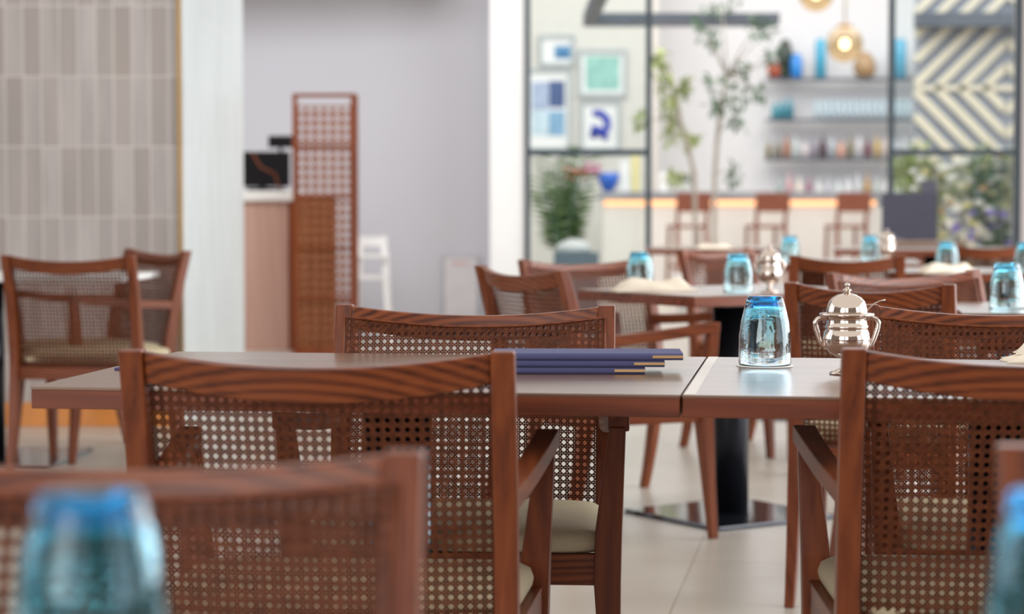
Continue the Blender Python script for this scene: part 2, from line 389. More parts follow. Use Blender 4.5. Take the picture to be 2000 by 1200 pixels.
# ================================================================== CHAIRS
def lean(z):
    if z > .42: return -.085*((z-.42)/.417)**1.5
    return -.075*((.42-z)/.42)**1.6
HC = .837; DIP = .020; BUL = .035
def make_chair(name, W, arms, cane_mat):
    root = empty(name, (0, 0, 0))
    hw = W/2; sw = .034
    def rect(cx, cy, z, wx, wy): return [(cx-wx/2, cy-wy/2, z), (cx+wx/2, cy-wy/2, z), (cx+wx/2, cy+wy/2, z), (cx-wx/2, cy+wy/2, z)]
    for s in (-1, 1):
        m = MB(); secs = []
        for i in range(15):
            z = HC*i/14
            t = min(1, abs(z-.42)/.42)
            wy = .052 - .020*t if z > .42 else .052 - .018*t; wx = sw - (.010*(1-z/.3) if z < .3 else 0)
            secs.append(rect(s*(hw - sw/2), lean(z), z, wx, wy))
        m.loft(secs); m.build('back_leg', WZ, root, bevel=.003)
    bz = lambda u: 1 - u*u
    # top rail
    m = MB(); secs = []; n = 20; iw = hw - sw*.98
    for i in range(n+1):
        u = -1 + 2*i/n; x = u*iw; zt = HC - .003 - DIP*bz(u); zb = zt - .044 - .006*bz(u); y = lean(HC-.02) - BUL*bz(u)
        yb = lean(HC-.06) - BUL*bz(u)
        secs.append([(x, y-.013, zt), (x, y+.013, zt), (x, yb+.013, zb), (x, yb-.013, zb)])
    m.loft(secs); m.build('top_rail', WX, root, bevel=.003)
    # lower back rail
    m = MB(); secs = []
    for i in range(n+1):
        u = -1 + 2*i/n; x = u*iw; y = lean(.38) - BUL*.6*bz(u)
        secs.append([(x, y-.012, .41), (x, y+.012, .41), (x, y+.012, .362), (x, y-.012, .362)])
    m.loft(secs); m.build('lower_rail', WX, root, bevel=.002)
    # woven cane, fixed to the sitter's side so that it laps over rail and posts
    FO = .0185; ov = .014; cw = 2*(iw+ov); z0 = .392; z1 = HC - .024; p = .0139
    def S(x, z, off):
        u = max(-1, min(1, x/iw)); k = .6 + .4*(z-.4)/.4
        return Vector((x, lean(z) - BUL*k*bz(u) + off + FO, z))
    m = MB()
    def strand(a, b, off, hwid, hth=.00035, bend=0.0):
        a = Vector((a[0], a[1])); b = Vector((b[0], b[1])); L = (b-a).length
        if L < .004: return
        ns = max(2, int(L/.03)+1); dr = (b-a)/L; pr = Vector((-dr.y, dr.x))*hwid
        secs = []
        for i in range(ns+1):
            q = a + (b-a)*i/ns
            l, r = q+pr, q-pr
            secs.append([S(l.x, l.y, off-hth), S(r.x, r.y, off-hth), S(r.x, r.y, off+hth), S(l.x, l.y, off+hth)])
        m.loft(secs, caps=False)
    cwh = iw + ov
    zt_at = lambda x: z1 - DIP*bz(max(-1, min(1, x/iw)))
    nx = int(cw/p); ox = -nx*p/2; z00 = z0 + .004
    for i in range(nx+1):
        for o in (-.0016, .0016):
            x = ox + i*p + o
            if abs(x) < cwh: strand((x, z0), (x, zt_at(x)), .0006, .00105)
    def runs(fn, L):   # keep the pieces of a strand that lie under the dipping top edge
        n_ = 24; seg = []; cur = None
        for i in range(n_+1):
            x, z = fn(i/n_)
            ok = z <= zt_at(x) + .001 and z >= z0 - .001 and abs(x) <= cwh + 1e-6
            if ok and cur is None: cur = (x, z)
            if ok: last = (x, z)
            if (not ok or i == n_) and cur is not None:
                seg.append((cur, last)); cur = None
        return seg
    nz = int((z1-z0)/p)+1
    for j in range(nz+1):
        for o in (-.0016, .0016):
            z = z00 + j*p + o
            if z > z1: continue
            for a_, b_ in runs(lambda t: (-cwh + 2*cwh*t, z), 1): strand(a_, b_, -.0006, .00105)
    for sgn in (1, -1):
        for k in range(-int((z1-z0)/p)-2, nx+int((z1-z0)/p)+3):
            c = (k+.5)*p
            def zat(x): return z00 + sgn*(ox + c - x)
            xs = ox + c - sgn*(z0-z00); xe = ox + c - sgn*(z1-z00)
            xa, xb = min(xs, xe), max(xs, xe)
            xa = max(xa, -cwh); xb = min(xb, cwh)
            if xb - xa < .004: continue
            for a_, b_ in runs(lambda t: (xa + (xb-xa)*t, zat(xa + (xb-xa)*t)), 1): strand(a_, b_, .0003*sgn, .0012)
    cp = m.build('cane_back', cane_mat, root, normals=False)
    m = MB(); bd = []
    for i in range(17):
        x = -cwh + 2*cwh*i/16; bd.append(tuple(S(x, zt_at(x), .001)))
    for i in range(1, 13): bd.append(tuple(S(cwh, zt_at(cwh) + (z0-zt_at(cwh))*i/12, .001)))
    for i in range(1, 17): bd.append(tuple(S(cwh - 2*cwh*i/16, z0, .001)))
    for i in range(1, 12): bd.append(tuple(S(-cwh, z0 + (zt_at(-cwh)-z0)*i/12, .001)))
    m.tube(bd, .0028, 6, closed=True); m.build('cane_border', WZ, cp)
    # seat
    fl_ = .022 if arms else .012; yf = .41
    def front_x(s): return s*(hw - .02 + fl_)
    for s in (-1, 1):
        m = MB(); xf = front_x(s); xr = s*(hw-sw*.5)
        m.loft([[(xr-.011, .0, .365), (xr+.011, .0, .365), (xr+.011, .0, .42), (xr-.011, .0, .42)],
                [(xf-.011, yf, .365), (xf+.011, yf, .365), (xf+.011, yf, .42), (xf-.011, yf, .42)]])
        m.build('side_rail', WY, root, bevel=.002)
    m = MB().box((0, yf, .392), (2*front_x(1)-.02, .022, .056)); m.build('front_rail', WX, root, bevel=.002)
    # cushion
    m = MB(); secs = []
    for (z, ins) in ((.421, .004), (.428, -.002), (.440, -.004), (.452, .0), (.460, .012), (.466, .045), (.469, .10)):
        sec = []
        for k in range(32):
            a = 2*PI*k/32; e = .22
            cx = math.copysign(abs(math.cos(a))**e, math.cos(a)); cy = math.copysign(abs(math.sin(a))**e, math.sin(a))
            y = .215 + cy*(.205-ins); tt = (y-.01)/.41
            hx = (hw-.022) + (fl_)*tt - ins
            sec.append((cx*hx, y, z))
        secs.append(sec)
    m.loft(secs, smooth=True); m.build('seat_cushion', FAB, root)
    # front legs / arm posts
    za = .672
    for s in (-1, 1):
        m = MB(); xf = front_x(s); secs = []
        if arms:
            for z, w_, dpt, dx, dy in ((0, .030, .026, .004, .03), (.2, .044, .036, .002, .012), (.37, .060, .046, -.004, 0), (.46, .060, .044, -.002, .002), (za-.022, .036, .034, .014, .02)):
                secs.append(rect(xf + s*dx, yf + dy, z, w_*.8, dpt))
        else:
            for z, w_, dpt, dx, dy in ((0, .026, .028, .004, .03), (.2, .036, .038, .002, .012), (.42, .042, .046, 0, 0)):
                secs.append(rect(xf + s*dx, yf + dy, z, w_, dpt))
        m.loft(secs); m.build('front_leg', WZ, root, bevel=.003)
        if arms:
            m = MB(); secs = []
            for t in (0, .25, .5, .75, 1):
                y = lean(.64) + .015 + t*(yf + .034 - lean(.64) - .015); x = s*(hw-sw/2) + (xf + s*.016 - s*(hw-sw/2))*t
                zc_ = .634 + (za-.634)*t - .006*math.sin(t*PI); w2 = .030 + .008*t
                secs.append([(x-w2/2, y, zc_-.034+.004*t), (x+w2/2, y, zc_-.034+.004*t), (x+w2/2, y, zc_), (x-w2/2, y, zc_)])
            m.loft(secs); m.build('armrest', WY, root, bevel=.003)
    return root
ARM = make_chair('armchair', .56, True, CANE)
SIDE = make_chair('side_chair', .43, False, CANE)
WIDE = make_chair('side_chair', .52, False, CANE)
GC = 'cane back dining chairs around the tables'
def chair(proto, x, y, deg, label):   # deg: clockwise turn of the facing direction away from +Y
    return put(proto, USED, (x, y, 0), R(-deg), label, 'chair', GC)
Y8 = 7.0
def off(x, y, deg): # x,y given for the top rail centre: shift to the chair origin
    a = R(deg); k = .10
    return x + math.sin(a)*k, y + math.cos(a)*k
def chair_at(proto, x, y, deg, label):
    x, y = off(x, y, deg); return chair(proto, x, y, deg, label)
chair_at(ARM, -.276, 3.00, 4, 'wood armchair with its cane back to us, at the table with the navy menus')
chair_at(ARM, .748, 3.02, 4, 'wood armchair with cane back at right, in front of the table with the silver pot')
chair_at(ARM, -.072, 4.32, 184, 'wood armchair facing us across the table behind the stacked navy menus')
chair_at(ARM, .985, 4.32, 184, 'wood armchair facing us behind the silver pot and folded napkin')
chair_at(ARM, -.352, 1.84, 184, 'large blurred armchair in the left foreground behind the nearest blue tumbler')
chair_at(ARM, .70, 1.84, 186, 'blurred armchair corner in the right foreground behind a blue tumbler')
chair_at(ARM, .01, 6.60, 62, 'armchair turned sideways left of the second table, its arm under the table corner')
chair_at(ARM, .25, 7.66, 146, 'armchair with pale sheen on its rail, beyond the left end of the second table')
chair_at(SIDE, .895, 5.40, 18, 'armless chair with its back to us just behind the silver pot')
chair_at(ARM, 1.14, 6.30, 150, 'armchair with a pale lit left corner, facing us, behind the armless chair near the pot')
chair_at(SIDE, 1.255, 8.05, 8, 'armless chair with back to us, in front of the small silver pot far right')
chair_at(SIDE, .86, 9.2, 140, 'small dark chair behind the upright tumbler of the second table')
chair_at(SIDE, 2.24, 10.1, 10, 'distant dark chair in front of the flowering planter at right')
chair_at(WIDE, PX(130, 8.05), 8.05, 8, 'armless chair with its back to us at the far left edge, before the tiled wall')
chair_at(ARM, PX(314, 9.0), 9.0, -126, 'armchair turned left by the bright tiled pier corner, beige seat showing')

# ================================================================== TABLES
def table(name, c, deg, wx, wy, label, top=TOP, ztop=.75, th=.035, base=.50, group='restaurant tables'):
    root = empty(name, (c[0], c[1], 0), R(-deg), label, 'table', group)
    MB().box((0, 0, ztop-.0025), (wx, wy, .005)).build('table_surface', top, root, bevel=.001)
    MB().box((0, 0, ztop-.005-(th-.005)/2), (wx-.001, wy-.001, th-.005)).build('table_edge', EDGE if top is TOP else WHITE, root, bevel=.0015)
    MB().lathe([(.06, .014), (.06, ztop-th-.012)], seg=28).build('pole', POLE, root)
    MB().box((0, 0, ztop-th-.006), (.34, .34, .012)).build('top_bracket', BLACK, root)
    MB().box((0, 0, .007), (base, base, .014)).build('base_plate', PLATE, root, bevel=.003)
    return root
TY = 8.0; a = R(TY); uu = Vector((math.cos(a), -math.sin(a))); vv = Vector((math.sin(a), math.cos(a)))
FLc = Vector((PX(57, 3.42), 3.42)); Lx = 1.035; Ly = .80
c1 = FLc + uu*Lx/2 + vv*Ly/2
table('dining_table', c1, TY, Lx, Ly, 'brown wood table carrying the stacked navy menus, left of the joint')
c2 = FLc + uu*(Lx*1.5+.003) + vv*Ly/2
t2_ = table('dining_table', c2, TY, Lx, Ly, 'brown wood table carrying the silver pot and tumbler, right of the joint')
MB().box((-Lx/2+.011, 0, .7502), (.017, Ly-.004, .0008)).build('joint_strip', plain('joint_sheen_paint', rgb(206, 196, 186), .3, var=.02), t2_)  # lip at the joint, its reflected light painted as a pale strip
a = R(-33.5); u2 = Vector((math.cos(a), -math.sin(a))); v2 = Vector((math.sin(a), math.cos(a)))
Fc = Vector((.56, 6.60)); c = Fc + u2*.40 + v2*.31
t = table('dining_table', c, -33.5, .80, .62, 'wood table turned diagonally on a thick black pole, second row')
table('dining_table', (1.62, 5.88), 8, .80, .62, 'wood table at right edge with one tumbler, behind the silver pot')
table('dining_table', (1.45, 10.35), 8, 1.0, .8, 'far wood table with a tumbler and small silver pot near the bar stools')
table('dining_table', (2.05, 9.0), 8, .95, .7, 'wood table at right with a tumbler standing beside white napkins')
table('dining_table', (2.55, 13.0), 8, 1.2, .8, 'most distant wood table, next to the opening to the bar')
WT = plain('white_sheen_top', rgb(240, 240, 240), .3, var=.01)  # bright window reflection on the tabletop painted in as white
table('side_table', (PX(150, 8.35)-.41, 8.62), 4, 1.25, .60, 'table between the two chairs at far left, window reflection painted white on top', top=WT, th=.022, base=.66, group='tables with a painted reflection')
table('side_table', (0.05, 1.08), 2, 1.7, .78, 'foreground table carrying the two large blurred blue tumblers', group='foreground tables')

# ================================================================== TABLEWARE
def prof_tumbler():
    o = [(.0455, 0), (.0468, .004), (.0470, .03), (.0463, .055), (.0428, .078), (.0385, .097), (.0345, .112), (.0322, .1200), (.0295, .1236), (.0, .1240)]
    i = [(.0, .1165), (.022, .1160), (.0285, .112), (.0345, .099), (.0402, .079), (.0435, .052), (.0444, .03), (.0442, .004), (.0446, 0)]
    return o, i
def make_tumbler(mat, name='tumbler'):
    o, i = prof_tumbler(); m = MB(); seg = 48
    prof = [(r, z) for r, z in (o + i)]
    n = len(prof)
    vs = []
    fl8 = lambda a, z: 1 + .006*math.cos(8*a + 6*z*10)*min(1, z/.05)
    for r, z in prof:
        for j in range(seg):
            a = 2*PI*j/seg; rr = max(r, 1e-5)*fl8(a, z); vs.append(Vector((rr*math.cos(a), rr*math.sin(a), z)))
    m.v = vs
    for k in range(n):
        k2 = (k+1) % n
        for j in range(seg):
            m.f.append([k*seg+j, k*seg+(j+1) % seg, k2*seg+(j+1) % seg, k2*seg+j]); m.sm.append(True)
    ob = m.build(name, mat, normals=True)
    return ob
TUMB3 = tumbler_mat('pale_turquoise_glass', (.08, .46, .68, 1), (.52, .84, .92, 1), (.84, .95, .97, 1))
TB = make_tumbler(TUMB); TB3 = make_tumbler(TUMB3); TB2 = make_tumbler(TUMB2)
GT = 'upturned blue glass tumblers on the tables'
ZT = .7503
def tumbler(proto, x, y, label, z=ZT): return put(proto, USED, (x, y, z), random.uniform(0, 6), label, 'drinking glass', GT)
CO = MB().lathe([(.051, 0), (.052, .001), (.050, .002)], seg=40)
gx, gy = PX(1495, 3.84), 3.84
tag(CO.build('coaster', plain('white_paper', rgb(236, 236, 232), .8), loc=(gx, gy, ZT)), 'round white paper coaster under the sharp blue tumbler', 'coaster')
tumbler(TB, gx, gy, 'sharp blue topped tumbler upside down beside the silver pot', ZT+.0022)
tumbler(TB2, PX(172, 1.29), 1.29, 'large blurred blue tumbler in the left foreground')
tumbler(TB2, PX(2085, 1.29), 1.29, 'large blurred blue tumbler cut by the right edge of the foreground')
tumbler(TB3, PX(1250, 7.12), 7.12, 'turquoise tumbler behind the napkin on the diagonal table')
tumbler(TB3, PX(1442, 6.92), 6.92, 'pale blue tumbler between the napkin and the silver pot of the second table')
tumbler(TB3, PX(1967, 5.88), 5.88, 'pale blue tumbler on the right table behind the silver pot')
tumbler(TB3, PX(1850, 8.85), 8.85, 'pale blue tumbler standing beside white napkins far right')
tumbler(TB3, PX(1543, 10.1), 10.1, 'small distant blue tumbler under the middle bar stool')
tumbler(TB3, PX(1700, 10.3), 10.3, 'small distant blue tumbler touching the smallest silver pot')
tumbler(TB3, PX(2004, 8.75), 8.75, 'blue tumbler cut by the right edge, next to the far napkins')

def make_pot():
    root = empty('sugar_pot', (0, 0, 0)); s = 1/1150.0
    body = [(0, 0), (33, 0), (34, 2), (33, 5), (24, 7), (20, 9), (12, 13), (8, 18), (7, 22), (11, 25), (8, 28), (9, 31), (20, 35), (33, 42), (43, 54), (47, 66), (45, 78), (41, 87), (40, 90), (42, 92), (42, 95), (40, 97), (38, 108), (39, 113), (52, 115), (54, 117), (53, 120), (42, 121), (38, 121), (0, 121)]
    MB().lathe([(r*s, z*s) for r, z in body], seg=48).build('bowl', SILVER, root)
    lid = [(0, 121.5), (40, 121.5), (40, 124), (38.5, 132), (35, 143), (28, 151), (18, 156.5), (8, 159), (5, 161), (7, 163), (9, 165), (7, 167.5), (4, 169), (3, 171), (5, 173), (5.5, 176), (4, 179), (0, 180.5)]
    li = MB().lathe([(r*s, z*s) for r, z in lid[:9]] + [(0, 161*s)], seg=48).build('lid', SILVER, root)
    MB().lathe([(0, 160.5*s)] + [(r*s, z*s) for r, z in lid[8:]], seg=24).build('finial', SILVER, li)
    for sg in (-1, 1):
        pts = [(38, 110), (48, 111), (57, 109), (62, 102), (61, 92), (57, 80), (53, 68), (48, 58), (41, 52)]
        pp = []
        for i in range(len(pts)-1):
            for t in (0, .5): pp.append((pts[i][0]*(1-t)+pts[i+1][0]*t, pts[i][1]*(1-t)+pts[i+1][1]*t))
        pp.append(pts[-1])
        MB().tube([(sg*x*s, 0, z*s) for x, z in pp], [.0032 + .0010*math.sin(i/len(pp)*PI) for i in range(len(pp))], seg=10).build('handle', SILVER, root)
    pts = [(34, 0, 120), (44, 4, 129), (54, 6, 138), (64, 7, 143), (76, 8, 146)]
    sp = MB(); secs = []
    for i, (x, y, z) in enumerate(pts):
        wd = 2.0 + 1.2*i/4
        secs.append([(x*s, (y-wd)*s, (z-.8)*s), (x*s, (y+wd)*s, (z-.8)*s), (x*s, (y+wd)*s, (z+1.0)*s), (x*s, (y-wd)*s, (z+1.0)*s)])
    sp.loft(secs, smooth=True); sp.build('spoon', SILVER, root)
    return root
POT = make_pot(); GP = 'silver lidded pots with two handles'
put(POT, USED, (PX(1655, 3.66), 3.66, ZT), R(0), 'polished silver lidded pot with a spoon on the right hand table', 'pot', GP)
put(POT, USED, (PX(1503, 6.86), 6.86, ZT), R(200), 'blurred silver lidded pot on the diagonal second row table', 'pot', GP)
put(POT, USED, (PX(1732, 10.2), 10.2, ZT), R(40), 'tiny distant silver pot below the bar, beside a blue tumbler', 'pot', GP)

# navy menus
def menu(cx, cy, z, deg, Lx, Ly, th, label, strip=True):
    root = empty('menu', (cx, cy, z), R(-deg), label, 'menu', 'navy menu folders lying on the table')
    secs = []
    for x in (-Lx/2, Lx/2):
        sec = [(x, Ly/2, 0), (x, Ly/2, th)]
        for k in range(9):
            a = PI/2 + PI*k/8
            sec.append((x, -Ly/2 + th*.30 + math.cos(a)*th*.30, th/2 + math.sin(a)*th/2))
        secs.append(sec)
    MB().loft(secs).build('cover', NAVY, root)
    if strip:
        MB().box((Lx/2-.026, -Ly/2-.0006, th*.52), (.052, .0020, .0042)).build('gold_corner', GOLD, root)
        MB().box((Lx/2+.0004, 0, th*.52), (.0010, Ly*.94, .004)).build('page_edges', LINEN, root)
    return root
th = .0108
for k, (rx, lab) in enumerate(((1262, 'bottom navy menu of the stack of three'), (1300, 'middle navy menu of the stack of three'), (1336, 'top navy menu of the stack of three, reaching furthest right'))):
    dd = 3.665 + .0*k; Lm = .325
    xr = PX(rx, dd)
    menu(xr - Lm/2*math.cos(R(1.5)), dd + .06 - .003*k, ZT + k*(th+.0012), 1.5, Lm, .12, th+.0009, lab)
menu(PX(217, 3.72)+.16, 3.72+.03, ZT, 9, .32, .05, .004, 'thin dark menu at the left end of the table, mostly hidden by the chair', strip=False)

# napkins
def napkin(c, sx, sy, h, rz, label, folds=3, z=ZT):
    m = MB(); nx, ny = 14, 8
    top = []
    for i in range(nx+1):
        for j in range(ny+1):
            u = i/nx; v = j/ny
            e = min(1, 6*min(u, 1-u, v*1.0+.02, 1-v+.02))
            hh = h*(.55 + .35*math.sin(u*folds*2.1 + v*2) * .5 + .25*math.sin(v*7+u*3))*e + .002
            top.append((-sx/2 + sx*u + .006*math.sin(v*9), -sy/2 + sy*v + .006*math.sin(u*8), max(.002, hh)))
    n = len(top); m.v = [Vector(p) for p in top] + [Vector((p[0], p[1], 0)) for p in top]
    id_ = lambda i, j: i*(ny+1)+j
    for i in range(nx):
        for j in range(ny):
            m.f.append([id_(i, j), id_(i+1, j), id_(i+1, j+1), id_(i, j+1)]); m.sm.append(True)
            m.f.append([n+id_(i, j), n+id_(i, j+1), n+id_(i+1, j+1), n+id_(i+1, j)]); m.sm.append(True)
    per = [(i, 0) for i in range(nx)] + [(nx, j) for j in range(ny)] + [(nx-i, ny) for i in range(nx)] + [(0, ny-j) for j in range(ny)]
    for k in range(len(per)):
        a = id_(*per[k]); b = id_(*per[(k+1) % len(per)]); m.f.append([a, b, n+b, n+a]); m.sm.append(False)
    return tag(m.build('napkin', LINEN, loc=(c[0], c[1], z), rz=rz), label, 'napkin', 'folded cream napkins on the tables')
napkin((PX(1278, 6.95), 6.97), .27, .15, .05, R(6), 'folded cream napkin lying before the turquoise tumbler on the diagonal table')
napkin((PX(1990, 3.95)+.075, 3.95), .20, .14, .014, R(-8), 'cream napkin at the right edge, flat part, before the far armchair')
napkin((PX(1992, 3.98)+.065, 3.98), .13, .09, .035, R(5), 'small folded cream napkin on top of the flat one at right edge', z=ZT+.011)
napkin((PX(1850, 8.72), 8.70), .24, .14, .045, R(4), 'white folded napkins in front of the far right tumbler')
napkin((PX(1395, 12.9), 12.9), .22, .2, .03, R(0), 'distant white napkin under the left bar stool', z=ZT)
table('dining_table', (PX(1400, 13.1), 13.2), 8, .8, .8, 'distant wood table under the left bar stool, one napkin on it')

# ================================================================== LEFT BACKGROUND
# cashier counter
d = 14.75; xl, xr = PX(430, d), PX(577, d); zt = PZ(373, d)
rt = empty('cashier_counter', ((xl+xr)/2, d+.35, 0), 0, 'wood fronted cashier counter with a thick white top between pier and lattice screen', 'counter')
cw_ = wood('pink_wood_panel', 'z', rgb(176, 138, 124), rgb(190, 154, 142), rgb(200, 166, 154), rough=.5, gscale=14, coat=0)
MB().box((0, 0, (zt-.07)/2), (xr-xl, .6, zt-.07)).build('body', cw_, rt)
MB().box((0, -.01, zt-.035), (xr-xl+.01, .64, .07)).build('counter_top', WHITE, rt, bevel=.008)
MB().box(((xr-xl)/2-.03, -.305, (zt-.07)/2), (.045, .012, zt-.08)).build('end_trim', WZ, rt)
d2 = 14.95; xl, xr = PX(455, d2), PX(566, d2)
rt = empty('cash_register', ((xl+xr)/2, d2+.05, zt), 0, 'black cash register screen standing on the cashier counter', 'cash register')
zz = PZ(296, d2) - zt
MB().box((0, 0, .03+zz/2-.015), (xr-xl, .03, zz-.03)).build('screen', BLACK, rt, bevel=.004)
MB().box((0, .04, .012), (.2, .16, .024)).build('base', BLACK, rt, bevel=.004)
MB().box((0, .03, .08), (.06, .04, .14)).build('neck', BLACK, rt)
MB().tube([(-.06, -.04, zz-.01), (.0, -.07, zz*.6), (.10, -.09, .12), (.13, -.05, .01)], .007, 8).build('cable', WY, rt)
xs = PX(556, d2)
rt = empty('customer_display', (PX(549, 15.2), 15.2, zt), 0, 'small black display on a thin stand behind the cash register', 'display')
zz = PZ(277, 15.2) - zt
MB().box((0, 0, zz), (.17, .04, .085)).build('display_head', BLACK, rt, bevel=.006)
MB().tube([(0, 0, .0), (0, 0, zz-.03)], .012, 10).build('stand', BLACK, rt)
MB().box((0, 0, .006), (.1, .08, .012)).build('base', BLACK, rt)

# pierced lattice screen
d = 14.4; xl, xr = PX(573, d), PX(695, d); zt2 = PZ(183, d); W2 = xr-xl
rt = empty('lattice_screen', ((xl+xr)/2, d, 0), 0, 'tall brown wooden lattice screen pierced with small round holes', 'screen')
th_ = .03
LX = wood('lattice_wood', 'z', rgb(96, 52, 34), rgb(128, 76, 50), rgb(142, 88, 60), rough=.5, coat=0)
m = MB()
for sx in (-1, 1): m.box((sx*(W2/2-.015), 0, zt2/2), (.03, .045, zt2))
m.box((0, 0, zt2-.012), (W2-.06, .045, .024)); m.box((0, 0, .03), (W2-.06, .045, .06))
for q in (.2, .4, .6, .8): m.box((0, 0, .04 + (zt2-.05)*q), (W2-.06, .04, .018))
m.build('screen_frame', WZ, rt)
MB().box((W2/2+.006, .05, zt2/2), (.012, .10, zt2-.01)).build('side_panel', WZ, rt)
# pierced panel: hexagonally packed octagonal holes cut as real openings
m = MB(); cell = .042; nx = 6; cell = (W2-.06)/nx; nz = int((zt2-.09)/cell)
def ringcell(cx, cz, c, r):
    n0 = len(m.v); k = 16
    for (yy) in (-.008, .008):
        for j in range(k):
            a = 2*PI*(j+.5)/k; ca, sa = math.cos(a), math.sin(a); q = c/2/max(abs(ca), abs(sa))
            m.v.append(Vector((cx+ca*q, yy, cz+sa*q)))
        for j in range(k):
            a = 2*PI*(j+.5)/k; m.v.append(Vector((cx+math.cos(a)*r, yy, cz+math.sin(a)*r)))
    for j in range(k):
        j2 = (j+1) % k
        m.f.append([n0+j, n0+j2, n0+k+j2, n0+k+j]); m.sm.append(False)
        m.f.append([n0+2*k+j, n0+2*k+j2, n0+3*k+j2, n0+3*k+j]); m.sm.append(False)
        m.f.append([n0+k+j, n0+k+j2, n0+3*k+j2, n0+3*k+j]); m.sm.append(False)
for i in range(nx):
    for j in range(nz):
        r = cell*.35
        ringcell(-(W2-.06)/2 + cell*(i+.5), .06 + cell*(j+.5), cell, r)
m.build('pierced_panel', LX, rt, normals=False)
BK = plain('pinkish_backing', rgb(206, 170, 146), .6, var=.15, scale=5)
# inner cabinet board behind part of the screen
MB().box((-.055, .10, zt2*.32), (W2-.16, .02, zt2*.58)).build('rear_board', plain('brown_rear_board', rgb(196, 128, 70), .6, var=.12), rt)

# white high chair
d = 15.6; cx = PX(727, d); 
rt = empty('high_chair', (cx, d, 0), 0, 'white wooden high chair against the back wall beside the lattice screen', 'high chair')
hz = PZ(462, d)
for sx in (-1, 1):
    for sy in (-1, 1):
        m = MB(); hh = hz if sx > 0 or sy > 0 else hz-.05
        m.loft([[(sx*.13+a_, sy*.15+b_, 0) for a_, b_ in ((-.016, -.016), (.016, -.016), (.016, .016), (-.016, .016))],
                [(sx*.085+a_, sy*.11+b_, hh) for a_, b_ in ((-.016, -.016), (.016, -.016), (.016, .016), (-.016, .016))]])
        m.build('leg', WHITE, rt)
MB().box((0, 0, .48), (.22, .24, .025)).build('seat', WHITE, rt)
MB().box((0, -.14, .64), (.26, .12, .02)).build('tray', WHITE, rt)
MB().box((0, .115, hz-.04), (.2, .02, .07)).build('backrest', WHITE, rt)
MB().box((0, -.13, .2), (.22, .03, .025)).build('footrest', WHITE, rt)

# panel on the wall
d = YW; xl, xr = PX(865, d), PX(936, d); z1_, z0_ = PZ(500, d), PZ(660, d)
rt = empty('wall_cabinet', ((xl+xr)/2, d, z0_), 0, 'shallow pale wall cabinet with faded red lettering near the white wall end', 'cabinet')
MB().box((0, -.02, (z1_-z0_)/2), (xr-xl, .04, z1_-z0_)).build('casing', plain('cabinet_grey', rgb(176, 174, 178), .6), rt, bevel=.003)
MB().box((0, -.043, (z1_-z0_)/2), (xr-xl-.03, .006, z1_-z0_-.03)).build('door', plain('cabinet_door', rgb(208, 206, 210), .6), rt)
m = MB()
for i in range(7): m.box((-.06+i*.018, -.0475, z1_-z0_-.052), (.011, .002, .022))
m.build('lettering', plain('faded_red', rgb(206, 150, 150), .7), rt)

# ================================================================== BAR
YC = 25.0
xl, xr = PX(1168, YC), PX(1722, YC); zc1 = PZ(372, YC); zc0 = PZ(389, YC)
zc1 = 1.10
rt = empty('bar_counter', ((xl+xr)/2, YC+.35, 0), 0, 'long white bar counter with marble top and warm light strip under the edge', 'bar counter')
WB = xr-xl
PANEL = plain('bar_front_panel', rgb(228, 224, 218), .5, var=.04, scale=2)
m = MB().box((0, 0, (zc0)/2), (WB-.12, .6, zc0)); m.build('body', PANEL, rt)
MB().box((0, 0, (zc0+zc1+.03)/2), (WB, .76, zc1+.03-zc0)).build('marble_top', MARBLE, rt, bevel=.005)
MB().box((0, -.325, zc0-.045), (WB-.14, .02, .045)).build('light_strip', LED, rt)
m = MB()
for i in range(9): m.box((-WB/2+.07+(WB-.14)*i/8, -.306, zc0/2-.05), (.02, .012, zc0-.12))
m.build('joint_strips', PANEL, rt)
# stools
def make_stool():
    root = empty('bar_stool', (0, 0, 0)); w_ = .36
    ST = plain('stool_wood', rgb(132, 74, 54), .55, var=.08)
    for sx in (-1, 1):
        MB().loft([[(sx*w_/2+a_, -.20+b_, 0) for a_, b_ in ((-.018, -.018), (.018, -.018), (.018, .018), (-.018, .018))],
                   [(sx*(w_/2-.01)+a_, -.14+b_, .72) for a_, b_ in ((-.02, -.02), (.02, -.02), (.02, .02), (-.02, .02))],
                   [(sx*(w_/2-.01)+a_, -.19+b_, 1.0) for a_, b_ in ((-.013, -.013), (.013, -.013), (.013, .013), (-.013, .013))]]).build('back_leg', ST, root)
        MB().loft([[(sx*w_/2+a_, .20+b_, 0) for a_, b_ in ((-.018, -.018), (.018, -.018), (.018, .018), (-.018, .018))],
                   [(sx*(w_/2-.01)+a_, .16+b_, .72) for a_, b_ in ((-.016, -.016), (.016, -.016), (.016, .016), (-.016, .016))]]).build('front_leg', ST, root)
    MB().box((0, .01, .735), (w_+.03, .37, .035)).build('seat', ST, root, bevel=.01)
    secs = []
    for i in range(9):
        u = -1+2*i/8; x = u*.20; y = -.20-.03*(1-u*u)
        secs.append([(x, y-.01, .90), (x, y+.01, .90), (x, y-.01, 1.115), (x, y-.03, 1.115)])
    MB().loft(secs).build('backrest', ST, root)
    MB().box((0, .18, .28), (w_, .02, .03)).build('footrest', ST, root)
    MB().box((0, -.17, .34), (w_, .02, .03)).build('stretcher', ST, root)
    return root
STO = make_stool()
for px, yaw, lab in ((1350, -22, 'left bar stool of the three before the white bar'), (1503, -22, 'middle bar stool of the three before the white bar'), (1660, -22, 'right bar stool of the three before the white bar')):
    put(STO, USED, (PX(px, 24.3)-.04, 24.3, 0), R(13), lab, 'bar stool', 'brown wooden bar stools')

